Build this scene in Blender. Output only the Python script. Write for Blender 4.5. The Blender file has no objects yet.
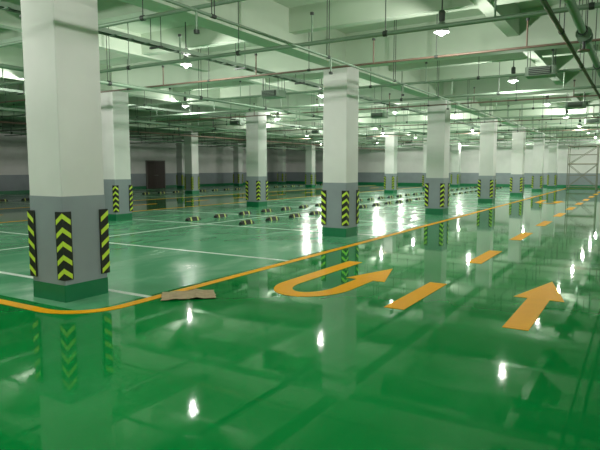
import bpy, math, random
from mathutils import Vector, Matrix
random.seed(4)
S = bpy.context.scene
S.view_settings.view_transform = 'Standard'

# world axes: X = -v (right), Y = u (down the driving lane)
# ------------------------------------------------------------ materials
def mat(name, col, rough=0.6, metal=0.0, emit=None, es=0.0, noise=0.0, nscale=3.0, coat=0.0, bump=0.0, spec=.5):
    m = bpy.data.materials.new(name); m.use_nodes = True
    nt = m.node_tree; b = nt.nodes['Principled BSDF']
    b.inputs['Base Color'].default_value = (*col, 1)
    b.inputs['Roughness'].default_value = rough
    b.inputs['Metallic'].default_value = metal
    b.inputs['Coat Weight'].default_value = coat
    b.inputs['Specular IOR Level'].default_value = spec
    if emit:
        b.inputs['Emission Color'].default_value = (*emit, 1)
        b.inputs['Emission Strength'].default_value = es
    if noise > 0:
        g = nt.nodes.new('ShaderNodeNewGeometry')
        n = nt.nodes.new('ShaderNodeTexNoise'); n.inputs['Scale'].default_value = nscale
        n.inputs['Detail'].default_value = 5
        nt.links.new(g.outputs['Position'], n.inputs['Vector'])
        r = nt.nodes.new('ShaderNodeValToRGB')
        r.color_ramp.elements[0].position = .3; r.color_ramp.elements[1].position = .7
        r.color_ramp.elements[0].color = (*[c*(1-noise) for c in col], 1)
        r.color_ramp.elements[1].color = (*[min(1, c*(1+noise*.5)) for c in col], 1)
        nt.links.new(n.outputs['Fac'], r.inputs['Fac'])
        nt.links.new(r.outputs['Color'], b.inputs['Base Color'])
    return m

def floor_mat(name, ca, cb, dust, ra, rb, spec, dcol):
    m = bpy.data.materials.new(name); m.use_nodes = True
    nt = m.node_tree; N = nt.nodes; L = nt.links; b = N['Principled BSDF']
    g = N.new('ShaderNodeNewGeometry')
    n1 = N.new('ShaderNodeTexNoise'); n1.inputs['Scale'].default_value = .7; n1.inputs['Detail'].default_value = 4
    L.new(g.outputs['Position'], n1.inputs['Vector'])
    r1 = N.new('ShaderNodeValToRGB')
    r1.color_ramp.elements[0].position = .3; r1.color_ramp.elements[0].color = (*ca, 1)
    r1.color_ramp.elements[1].position = .75; r1.color_ramp.elements[1].color = (*cb, 1)
    L.new(n1.outputs['Fac'], r1.inputs['Fac'])
    mp = N.new('ShaderNodeMapping'); mp.inputs['Scale'].default_value = (1.2, .6, 1); mp.inputs['Rotation'].default_value = (0, 0, .5)
    L.new(g.outputs['Position'], mp.inputs['Vector'])
    n2 = N.new('ShaderNodeTexNoise'); n2.inputs['Scale'].default_value = 1.1; n2.inputs['Detail'].default_value = 8
    n2.inputs['Roughness'].default_value = .6; n2.inputs['Distortion'].default_value = .5
    L.new(mp.outputs['Vector'], n2.inputs['Vector'])
    r2 = N.new('ShaderNodeValToRGB')
    r2.color_ramp.elements[0].position = .5; r2.color_ramp.elements[0].color = (0, 0, 0, 1)
    r2.color_ramp.elements[1].position = .85; r2.color_ramp.elements[1].color = (dust, dust, dust, 1)
    L.new(n2.outputs['Fac'], r2.inputs['Fac'])
    mx = N.new('ShaderNodeMixRGB'); mx.inputs['Color2'].default_value = (*dcol, 1)
    L.new(r2.outputs['Color'], mx.inputs['Fac']); L.new(r1.outputs['Color'], mx.inputs['Color1'])
    L.new(mx.outputs['Color'], b.inputs['Base Color'])
    r3 = N.new('ShaderNodeMapRange'); r3.inputs['From Min'].default_value = .4; r3.inputs['From Max'].default_value = .75
    r3.inputs['To Min'].default_value = ra; r3.inputs['To Max'].default_value = rb
    L.new(n2.outputs['Fac'], r3.inputs['Value']); L.new(r3.outputs['Result'], b.inputs['Roughness'])
    n3 = N.new('ShaderNodeTexNoise'); n3.inputs['Scale'].default_value = 4; n3.inputs['Detail'].default_value = 1
    L.new(g.outputs['Position'], n3.inputs['Vector'])
    bp = N.new('ShaderNodeBump'); bp.inputs['Strength'].default_value = .02; bp.inputs['Distance'].default_value = .01
    L.new(n3.outputs['Fac'], bp.inputs['Height']); L.new(bp.outputs['Normal'], b.inputs['Normal'])
    b.inputs['IOR'].default_value = 1.5
    b.inputs['Specular IOR Level'].default_value = spec
    return m

M_floor = floor_mat('green_epoxy', (.001, .22, .042), (.003, .27, .055), .12, .03, .06, .15, (.2, .5, .3))
M_bay = floor_mat('green_epoxy_bay_sheen', (.09, .36, .18), (.15, .45, .26), .6, .14, .30, .25, (.45, .62, .5))  # dusty bay epoxy, made paler: bright floor reflections put into the colour
M_white = mat('white_paint_wall', (.82, .79, .79), .7, noise=.06, nscale=1.2)
M_ceil = mat('ceiling_paint', (.60, .68, .57), .75, noise=.10, nscale=.6)
M_grey = mat('grey_dado_paint', (.31, .34, .38), .55, noise=.08, nscale=2)
M_greenp = mat('green_base_paint', (.01, .20, .08), .35, noise=.1)
M_black = mat('black_rubber', (.012, .014, .012), .5)
M_yel = mat('yellow_reflective_glow', (.62, .80, .06), .4, emit=(.6, .8, .05), es=.03)  # chevron yellow; its shine is added as a faint glow, no lamp
M_org = mat('orange_line_paint', (1.0, .43, .01), .5, noise=.04, nscale=6, spec=.04)
M_wline = mat('white_line_paint', (.80, .86, .82), .3, noise=.12, nscale=6, spec=.3)
M_pipe = mat('pipe_galvanized', (.28, .38, .29), .5, .3, noise=.1)
M_red = mat('pipe_red_dull', (.20, .13, .10), .5, noise=.15)
M_dark = mat('dark_metal', (.06, .07, .065), .5, .3)
M_tray = mat('cable_tray_steel', (.30, .38, .31), .5, .3)
M_alu = mat('lamp_reflector', (.35, .38, .35), .4, .5)
M_bulb = mat('lamp_bulb', (1, 1, 1), .3, emit=(.92, 1, .92), es=12)
M_card = mat('cardboard', (.50, .36, .22), .85, noise=.2, nscale=12)
M_door = mat('door_dark', (.05, .03, .025), .5)
M_frame = mat('door_frame', (.14, .12, .11), .5)
M_box = mat('grey_fan_casing', (.34, .42, .35), .5, .2)
M_scaf = mat('scaffold_steel', (.26, .25, .20), .5, .4)
M_plank = mat('scaffold_plank', (.30, .24, .15), .8)
M_wsign = mat('pale_reflective_strip', (.66, .72, .20), .5)

# ------------------------------------------------------------ mesh builder
class MB:
    def __init__(s): s.v = []; s.f = []; s.mi = []; s.ms = []; s.sm = []
    def mid(s, m):
        if m not in s.ms: s.ms.append(m)
        return s.ms.index(m)
    def add(s, vs, fs, m, smooth=False):
        o = len(s.v); s.v += [tuple(v) for v in vs]; k = s.mid(m)
        for f in fs: s.f.append([i+o for i in f]); s.mi.append(k); s.sm.append(smooth)
    def box(s, a, b, m, ch=0.0):
        x0, y0, z0 = a; x1, y1, z1 = b
        if ch > 0:   # vertical chamfered edges
            pts = [(x0+ch, y0), (x1-ch, y0), (x1, y0+ch), (x1, y1-ch), (x1-ch, y1), (x0+ch, y1), (x0, y1-ch), (x0, y0+ch)]
            s.prism(pts, z0, z1, m); return
        vs = [(x0,y0,z0),(x1,y0,z0),(x1,y1,z0),(x0,y1,z0),(x0,y0,z1),(x1,y0,z1),(x1,y1,z1),(x0,y1,z1)]
        s.add(vs, [(0,3,2,1),(4,5,6,7),(0,1,5,4),(1,2,6,5),(2,3,7,6),(3,0,4,7)], m)
    def prism(s, pts, z0, z1, m):
        n = len(pts)
        ar = sum(pts[i][0]*pts[(i+1)%n][1]-pts[(i+1)%n][0]*pts[i][1] for i in range(n))
        if ar < 0: pts = pts[::-1]
        vs = [(x, y, z0) for x, y in pts]+[(x, y, z1) for x, y in pts]
        fs = [tuple(range(n))[::-1], tuple(range(n, 2*n))]+[(i, (i+1) % n, n+(i+1) % n, n+i) for i in range(n)]
        s.add(vs, fs, m)
    def cyl(s, p, q, r, m, n=10, r2=None, caps=True):
        p = Vector(p); q = Vector(q); d = (q-p).normalized(); r2 = r if r2 is None else r2
        a = d.orthogonal().normalized(); b = d.cross(a)
        vs = []
        for c, R in ((p, r), (q, r2)):
            for i in range(n):
                t = 2*math.pi*i/n; vs.append(c+(a*math.cos(t)+b*math.sin(t))*R)
        s.add(vs, [(i, (i+1) % n, n+(i+1) % n, n+i) for i in range(n)], m, True)
        if caps:
            s.add(vs, [tuple(range(n))[::-1], tuple(range(n, 2*n))], m)
    def lathe(s, prof, c, m, n=20):
        vs = []
        for r, z in prof:
            for i in range(n):
                t = 2*math.pi*i/n; vs.append((c[0]+r*math.cos(t), c[1]+r*math.sin(t), c[2]+z))
        fs = []
        for k in range(len(prof)-1):
            for i in range(n): fs.append((k*n+i, k*n+(i+1) % n, (k+1)*n+(i+1) % n, (k+1)*n+i))
        s.add(vs, fs, m, True)
    def mesh(s, name):
        me = bpy.data.meshes.new(name); me.from_pydata(s.v, [], s.f)
        for m in s.ms: me.materials.append(m)
        me.polygons.foreach_set('material_index', s.mi); me.polygons.foreach_set('use_smooth', s.sm)
        me.update(); return me
def ob(name, me, loc=(0, 0, 0), rot=0, parent=None):
    if isinstance(me, MB): me = me.mesh(name)
    o = bpy.data.objects.new(name, me); o.location = loc; o.rotation_euler = (0, 0, rot)
    S.collection.objects.link(o)
    if parent: o.parent = parent
    return o

# ------------------------------------------------------------ layout numbers
U0, U1 = -14.0, 53.0          # along lane
V0, V1 = -11.0, 34.0          # across (x = -v)
HS, HB = 4.65, 3.92           # slab, main beam underside
W = .64
SP = 7.46
C0 = 4.16
CU = [C0+SP*i for i in range(-2, 7)]
CU = [u for u in CU if u < 50]
CV = [-9.3, -1.9, 5.8, 13.6, 24.0, 31.8]

# room shell
b = MB(); b.box((-V1, U0, -.2), (-V0, U1, 0), M_floor); ob('floor', b)
b = MB(); b.box((-V1, U0, HS), (-V0, U1, HS+.25), M_ceil); ob('ceiling', b)
def wall(name, a, c):
    b = MB(); b.box((a[0], a[1], 0), (c[0], c[1], HS), M_white); ob(name, b)
wall('wall_left', (-V1-.25, U0), (-V1, U1))
wall('wall_right', (-V0, U0), (-V0+.25, U1))
wall('wall_far', (-V1-.25, U1), (-V0+.25, U1+.25))
wall('wall_near', (-V1-.25, U0-.25), (-V0+.25, U0))
def dado(name, a, c):
    b = MB(); b.box((a[0], a[1], .2), (c[0], c[1], 1.2), M_grey); b.box((a[0], a[1], 0), (c[0], c[1], .2), M_greenp); ob(name, b)
dado('baseboard_left', (-V1, U0), (-V1+.015, U1))
dado('baseboard_right', (-V0-.015, U0), (-V0, U1))
dado('baseboard_far', (-V1+.015, U1-.015), (-V0-.015, U1))
dado('baseboard_near', (-V1+.015, U0), (-V0-.015, U0+.015))

for k, (v0, v1, u0, u1) in enumerate([(5.25, 16.1, 4.0, 50.0), (21.8, 33.5, 4.0, 50.0)]):
    b = MB(); b.box((-v1, u0, 0), (-v0, u1, .002), M_bay); ob('parking_bay_floor_sheen', b)  # thin sheet over the bays, carries the painted-in floor sheen

# beams
b = MB()
bw = .2
for v in CV:
    x = -(v+W/2); b.box((x-bw, U0, HB), (x+bw, U1, HS), M_ceil)
for u in CU:
    y = u+W/2; b.box((-V1, y-bw, HB+.001), (-V0, y+bw, HS), M_ceil)
ob('ceiling_beams', b)
b = MB()
for u in CU:
    for k in (1, 2):
        y = u+W/2+SP*k/3
        b.box((-V1, y-.11, HB+.28), (-V0, y+.11, HS), M_ceil)
for v0, v1 in zip(CV[:-1], CV[1:]):
    x = -((v0+v1)/2+W/2); b.box((x-.11, U0, HB+.24), (x+.11, U1, HS), M_ceil)
ob('ceiling_joists', b)

# ------------------------------------------------------------ column mesh
b = MB()
h = W/2
b.box((-h, -h, 0), (h, h, .21), M_greenp, .012)
b.box((-h+.004, -h+.004, .21), (h-.004, h-.004, 1.27), M_grey, .012)
b.box((-h+.008, -h+.008, 1.27), (h-.008, h-.008, HB), M_white, .012)
Lg, T, z0, z1 = .115, .014, .27, 1.09
for sx in (-1, 1):
    for sy in (-1, 1):
        cx, cy = sx*h, sy*h
        pts = [(cx+sx*T, cy+sy*T), (cx-sx*Lg, cy+sy*T), (cx-sx*Lg, cy-sy*.0), (cx, cy), (cx, cy-sy*Lg), (cx+sx*T, cy-sy*Lg)]
        b.prism(pts, z0, z1, M_black)
        n = 5; st = (z1-z0)/n
        for k in range(n):
            zt = z0+st*(k+.92); dr = .085; th = .062
            e = T+.002
            for leg in (0, 1):
                def P(a, z):
                    return (cx+sx*(e-a), cy+sy*e, z) if leg == 0 else (cx+sx*e, cy+sy*(e-a), z)
                a1 = Lg+e-.014
                vs = [P(0, zt), P(a1, zt-dr), P(a1, zt-dr-th), P(0, zt-th)]
                b.add(vs, [(0, 1, 2, 3)], M_yel)
colmesh = b.mesh('parking_column')
for v in CV:
    for u in CU:
        if v > 30 and u < 25: continue
        ob('parking_column', colmesh, (-(v+W/2), u+W/2, 0))

# ------------------------------------------------------------ markings
Z = .005
def strip(b, x0, y0, x1, y1, m, z=Z): b.box((min(x0,x1), min(y0,y1), 0), (max(x0,x1), max(y0,y1), z), m)
def ribbon(pts, w):
    L, R = [], []
    for i, p in enumerate(pts):
        p = Vector(p); a = Vector(pts[max(i-1, 0)]); c = Vector(pts[min(i+1, len(pts)-1)])
        d = (c-a).normalized(); n = Vector((-d.y, d.x)); L.append(p+n*w/2); R.append(p-n*w/2)
    return L, R
def add_ribbon(b, pts, w, m, z=Z):
    L, R = ribbon(pts, w)
    for i in range(len(pts)-1):
        b.prism([tuple(L[i]), tuple(L[i+1]), tuple(R[i+1]), tuple(R[i])], 0, z, m)
ve, ue, rr = 5.1, 3.80, .62
pts = [(-ve, 49.5), (-ve, ue+rr)]
for i in range(1, 13):
    t = math.pi/2*i/12
    pts.append((-ve-rr+rr*math.cos(t), ue+rr-rr*math.sin(t)))
pts.append((-16.2+rr, ue))
for i in range(1, 13):
    t = math.pi/2*i/12
    pts.append((-16.2+rr-rr*math.sin(t), ue+rr-rr*math.cos(t)))
pts.append((-16.2, 49.5))
b = MB(); add_ribbon(b, pts, .135, M_org); ob('orange_lane_edge_line', b)
b = MB(); strip(b, -21.7, 3.86, -21.57, 49.5, M_org); strip(b, -33, 3.86, -21.7, 3.99, M_org); ob('orange_lane_edge_line', b)
b = MB(); strip(b, .45, 3.0, .58, 49.5, M_org); ob('orange_lane_edge_line', b)
b = MB(); strip(b, -5.0, 49.6, .58, 49.73, M_org); ob('orange_stop_line', b)
for i in range(11):
    u = 5.95+3.62*i
    b = MB(); strip(b, -2.47, u, -2.23, u+1.66, M_org); ob('lane_dash_marking', b)
for i in range(11):
    u = 5.95+3.62*i
    b = MB(); strip(b, -18.95, u, -18.8, u+1.62, M_org); ob('lane_dash_marking', b)
def arrow(x, u0):
    b = MB()
    b.prism([(x-.125, u0), (x+.125, u0), (x+.125, u0+1.6), (x-.125, u0+1.6)], 0, Z, M_org)
    b.prism([(x-.29, u0+1.5), (x+.29, u0+1.5), (x, u0+2.75)], 0, Z-.0005, M_org)
    ob('straight_arrow_marking', b)
arrow(-1.0, 5.8); arrow(-1.0, 27.0)
def uturn(u0):
    b = MB(); xa, xb = -4.13, -3.33; r = (xb-xa)/2; xc = (xa+xb)/2
    pts = [(xa, u0+2.65), (xa, u0+r*1.5)]
    for i in range(1, 31):
        t = math.pi*i/30
        pts.append((xc-r*math.cos(t), u0+r*1.5-r*1.5*math.sin(t)))
    pts.append((xb, u0+1.35))
    add_ribbon(b, pts, .25, M_org)
    b.prism([(xb-.30, u0+1.3), (xb+.30, u0+1.3), (xb, u0+2.35)], 0, Z-.0005, M_org)
    ob('u_turn_arrow_marking', b)
uturn(6.0); uturn(28.0)
b = MB()
for (va, vm, vb) in ((5.18, 10.7, 16.12), (21.72, 27.2, 33.5)):
    for i in range(7):
        for off in (.70, 3.92):
            u = C0+SP*i+off
            if u > 49: continue
            strip(b, -vm, u, -va, u+.09, M_wline, .0045); strip(b, -vb, u, -vm, u+.09, M_wline, .0045)
    strip(b, -vm-.045, 4.87, -vm+.045, 49.3, M_wline, .004)
ob('parking_bay_lines', b)

# ------------------------------------------------------------ wheel stops
b = MB()
D, Hh = .16, .11
sec = [(-D/2, 0), (D/2, 0), (D/2-.035, Hh), (-D/2+.035, Hh)]
ys = [-.28, -.18, -.12, .12, .18, .28]
for i in range(5):
    y0_, y1_ = ys[i], ys[i+1]
    m = M_wsign if i in (1, 3) else M_black
    s0 = .6 if i == 0 else 1; s1 = .6 if i == 4 else 1
    vs = [(x, y0_, z*s0) for x, z in sec]+[(x, y1_, z*s1) for x, z in sec]
    fs = [(0, 1, 5, 4), (1, 2, 6, 5), (2, 3, 7, 6), (3, 0, 4, 7)]
    if i == 0: fs.append((3, 2, 1, 0))
    if i == 4: fs.append((4, 5, 6, 7))
    b.add(vs, fs, m)
wsm = b.mesh('wheel_stop')
for v in (9.7, 11.75, 26.4):
    for i in range(27):
        u = 13.0+1.33*i
        ob('wheel_stop', wsm, (-v, u, .0045))

# ------------------------------------------------------------ pendant lamps
b = MB()
b.cyl((0, 0, .27), (0, 0, HS-3.73), .012, M_dark, 6)
b.lathe([(.0, .33), (.04, .33), (.05, .31), (.05, .19), (.03, .15)], (0, 0, 0), M_dark, 14)
b.lathe([(.03, .17), (.05, .15), (.08, .11), (.11, .04), (.12, .0), (.116, 0), (.104, .04), (.07, .10), (.028, .14)], (0, 0, 0), M_alu, 20)
b.lathe([(.0, .12), (.03, .11), (.035, .06), (.045, .03), (.05, 0), (.045, -.03), (.028, -.045), (0, -.052)], (0, 0, 0), M_bulb, 14)
lm = b.mesh('pendant_lamp')
LU = [8.9+5.75*i for i in range(-3, 8)]
LV = [-7.9]+[2.8+5.35*i for i in range(0, 6)]
for v in LV:
    for u in LU:
        if u > U1-1: continue
        if v > 27: continue
        if v > 22 and u < 42: continue
        if v > 17 and u < 22: continue
        o = ob('pendant_lamp', lm, (-v, u, 3.73))
        ld = bpy.data.lights.new('lamp_light', 'POINT'); ld.energy = 122 if u < 24 else 155; ld.shadow_soft_size = .035
        ld.color = (.99, 1, .91)
        lo = bpy.data.objects.new('lamp_light', ld); lo.location = (0, 0, -.095); S.collection.objects.link(lo); lo.parent = o

# ------------------------------------------------------------ pipes
def hang(b, x, y, z):
    b.cyl((x, y, z), (x, y, HS), .007, M_dark, 5)
def pipe_v(u, z, r, m, heads=False, v0=-10.5, v1=33.5, name='sprinkler_pipe'):
    b = MB(); b.cyl((-v1, u, z), (-v0, u, z), r, m, 8)
    v = v0+.7
    while v < v1:
        hang(b, -v, u, z); b.cyl((-v-.03, u, z), (-v+.03, u, z), r*1.35, M_dark, 8)
        v += 2.6
    if heads:
        v = v0+1.4
        while v < v1:
            b.cyl((-v, u, z), (-v, u, z+.42), .014, m, 6)
            b.cyl((-v, u, z+.42), (-v, u, z+.46), .03, M_dark, 8)
            v += 2.7
    ob(name, b)
def pipe_u(v, z, r, m, heads=False, u0=-13, u1=52.5, name='water_main_pipe'):
    b = MB(); b.cyl((-v, u0, z), (-v, u1, z), r, m, 10)
    u = u0+1
    while u < u1:
        hang(b, -v-r, u, z); hang(b, -v+r, u, z)
        b.cyl((-v, u-.04, z), (-v, u+.04, z), r*1.3, M_dark, 10)
        u += 2.9
    if heads:
        u = u0+1.6
        while u < u1:
            b.cyl((-v, u, z), (-v, u, z-.22), .014, m, 6)
            b.cyl((-v, u, z-.22), (-v, u, z-.26), .035, M_dark, 8)
            u += 3.3
    ob(name, b)
for i in range(-2, 7):
    base = 7.6+7.39*i
    if base > 50: break
    pipe_v(base, 3.50, .032, M_pipe, True)
    if base+2.3 < 52: pipe_v(base+2.3, 3.56, .020, M_red, True)
    if base+5.3 < 52: pipe_v(base+5.3, 3.60, .028, M_pipe, True)
pipe_u(.75, 3.38, .05, M_pipe); pipe_u(1.0, 3.40, .03, M_red)
pipe_u(4.5, 3.42, .02, M_pipe, True)
pipe_u(9.8, 3.41, .04, M_pipe)
pipe_u(16.6, 3.40, .05, M_pipe)
pipe_u(21.5, 3.41, .04, M_red, True); pipe_u(27.5, 3.40, .05, M_pipe)
for u in (8.6, 15.3, 22.7):
    b = MB()
    b.cyl((0, -.10, 0), (0, .10, 0), .075, M_dark, 12); b.cyl((0, -.13, 0), (0, -.10, 0), .10, M_pipe, 12); b.cyl((0, .10, 0), (0, .13, 0), .10, M_pipe, 12)
    b.cyl((0, 0, 0), (0, 0, -.2), .02, M_dark, 8); b.cyl((0, 0, -.19), (0, 0, -.21), .08, M_red, 14)
    ob('gate_valve', b, (-.75, u, 3.38))
def tray_u(v, z, w):
    b = MB(); u0, u1 = -13, 52.5
    b.box((-v-w/2, u0, z), (-v-w/2+.012, u1, z+.07), M_tray); b.box((-v+w/2-.012, u0, z), (-v+w/2, u1, z+.07), M_tray)
    u = u0
    while u < u1:
        b.box((-v-w/2, u, z), (-v+w/2, u+.05, z+.012), M_tray); u += .35
    u = u0+1
    while u < u1:
        b.box((-v-w/2-.06, u, z-.03), (-v+w/2+.06, u+.04, z), M_dark)
        hang(b, -v-w/2-.04, u+.02, z-.02); hang(b, -v+w/2+.04, u+.02, z-.02); u += 2.4
    for k in range(5):
        x = -v-w/2+.04+k*(w-.08)/4
        b.cyl((x, u0, z+.03), (x, u1, z+.03), .010, M_black, 5)
    ob('cable_tray', b)
tray_u(7.3, 3.70, .16); tray_u(15.0, 3.70, .16); tray_u(20.0, 3.70, .16)

# induction fans
b = MB()
b.box((-.28, -.2, -.09), (.28, .2, .09), M_box, .03)
b.box((-.2, -.26, -.07), (.2, -.2, .07), M_dark); b.box((-.2, .2, -.07), (.2, .26, .07), M_box)
for k in range(4): b.box((-.2, -.27, -.06+k*.035), (.2, -.26, -.05+k*.035), M_box)
for sx in (-.24, .24):
    for sy in (-.15, .15): b.cyl((sx, sy, .08), (sx, sy, HS-3.55), .008, M_dark, 5)
fm = b.mesh('induction_fan')
for v in (1.75, 8.3, 14.9):
    for i in range(0, 6):
        ob('induction_fan', fm, (-v-.1, 12.5+7.0*i, 3.55))

# ------------------------------------------------------------ doors on the left wall
def door(name, u, w, hgt):
    b = MB(); x = -V1+.016
    b.box((x, u-w/2-.1, 0), (x+.06, u-w/2, hgt+.1), M_frame); b.box((x, u+w/2, 0), (x+.06, u+w/2+.1, hgt+.1), M_frame)
    b.box((x, u-w/2, hgt), (x+.06, u+w/2, hgt+.1), M_frame)
    b.box((x, u-w/2, 0), (x+.03, u-.01, hgt), M_door); b.box((x, u+.01, 0), (x+.03, u+w/2, hgt), M_door)
    for s in (-1, 1):
        b.box((x+.03, u+s*w/4-.25, 1.2), (x+.04, u+s*w/4+.25, hgt-.25), M_door)
        b.box((x+.03, u+s*w/4-.25, .25), (x+.04, u+s*w/4+.25, 1.0), M_door)
        b.cyl((x+.03, u+s*.08, 1.05), (x+.09, u+s*.08, 1.05), .012, M_pipe, 6); b.cyl((x+.09, u+s*.08, 1.05), (x+.09, u+s*.2, 1.05), .012, M_pipe, 6)
    ob(name, b)
door('door_1', 33.2, 1.9, 2.15)

# ------------------------------------------------------------ cardboard (crumpled sheet)
b = MB()
nx, ny = 14, 9
rnd = random.Random(7)
top = []; bot = []
for j in range(ny+1):
    for i in range(nx+1):
        x = (i/nx-.5)*.66; y = (j/ny-.5)*.46
        x += .02*(rnd.random()-.5)*(i in (0, nx)); y += .012*math.sin(6*x+1)
        edge = max(abs(i/nx-.5), abs(j/ny-.5))*2
        fold = .02*max(0, 1-abs(x-.1)/.08)+.01*max(0, 1-abs(x+.17)/.06)
        z = .006+fold+.012*max(0, edge-.7)/.3*(.3+.5*math.sin(5*x+4*y)**2)+rnd.random()*.002
        top.append((x, y, z+.004)); bot.append((x, y, z-.001))
n1 = nx+1; N = len(top)
fs = []
for j in range(ny):
    for i in range(nx):
        a = j*n1+i
        fs.append((a, a+1, a+1+n1, a+n1)); fs.append((N+a, N+a+n1, N+a+1+n1, N+a+1))
for i in range(nx):
    fs.append((i+1, i, N+i, N+i+1)); a = ny*n1+i; fs.append((a, a+1, N+a+1, N+a))
for j in range(ny):
    a = j*n1; fs.append((a, a+n1, N+a+n1, N+a)); a = j*n1+nx; fs.append((a+n1, a, N+a, N+a+n1))
b.add(top+bot, fs, M_card)
ob('flattened_cardboard_box', b, (-4.8, 5.2, .001), .75)

# ------------------------------------------------------------ scaffold tower
b = MB()
w, d, H = 1.9, 1.2, 3.3
for x in (0, w):
    for y in (0, d):
        b.cyl((x, y, 0), (x, y, H), .030, M_scaf, 7); b.cyl((x, y, 0), (x, y, .02), .06, M_dark, 8)
for z in (.25, 1.1, 1.9, 2.6, 3.2):
    for y in (0, d): b.cyl((0, y, z), (w, y, z), .022, M_scaf, 6)
    for x in (0, w): b.cyl((x, 0, z), (x, d, z), .022, M_scaf, 6)
for y in (0, d):
    b.cyl((0, y, .25), (w, y, 1.9), .020, M_scaf, 6); b.cyl((w, y, .25), (0, y, 1.9), .020, M_scaf, 6)
    b.cyl((0, y, 1.9), (w, y, 3.2), .020, M_scaf, 6)
b.box((0, .1, 1.92), (w, d-.1, 1.96), M_plank)
ob('scaffold_tower', b, (-4.65, 45.5, .006), .0)

# ------------------------------------------------------------ world + camera
wd = bpy.data.worlds.new('world'); S.world = wd; wd.use_nodes = True
wd.node_tree.nodes['Background'].inputs[0].default_value = (.3, .4, .3, 1)
wd.node_tree.nodes['Background'].inputs[1].default_value = .1
cd = bpy.data.cameras.new('camera'); cd.lens = 33.6; cd.sensor_width = 36; cd.clip_end = 200
c = bpy.data.objects.new('camera', cd); c.location = (0, 0, 1.6)
c.rotation_euler = (math.radians(90-5.76), 0, math.radians(31.26))
S.collection.objects.link(c); S.camera = c
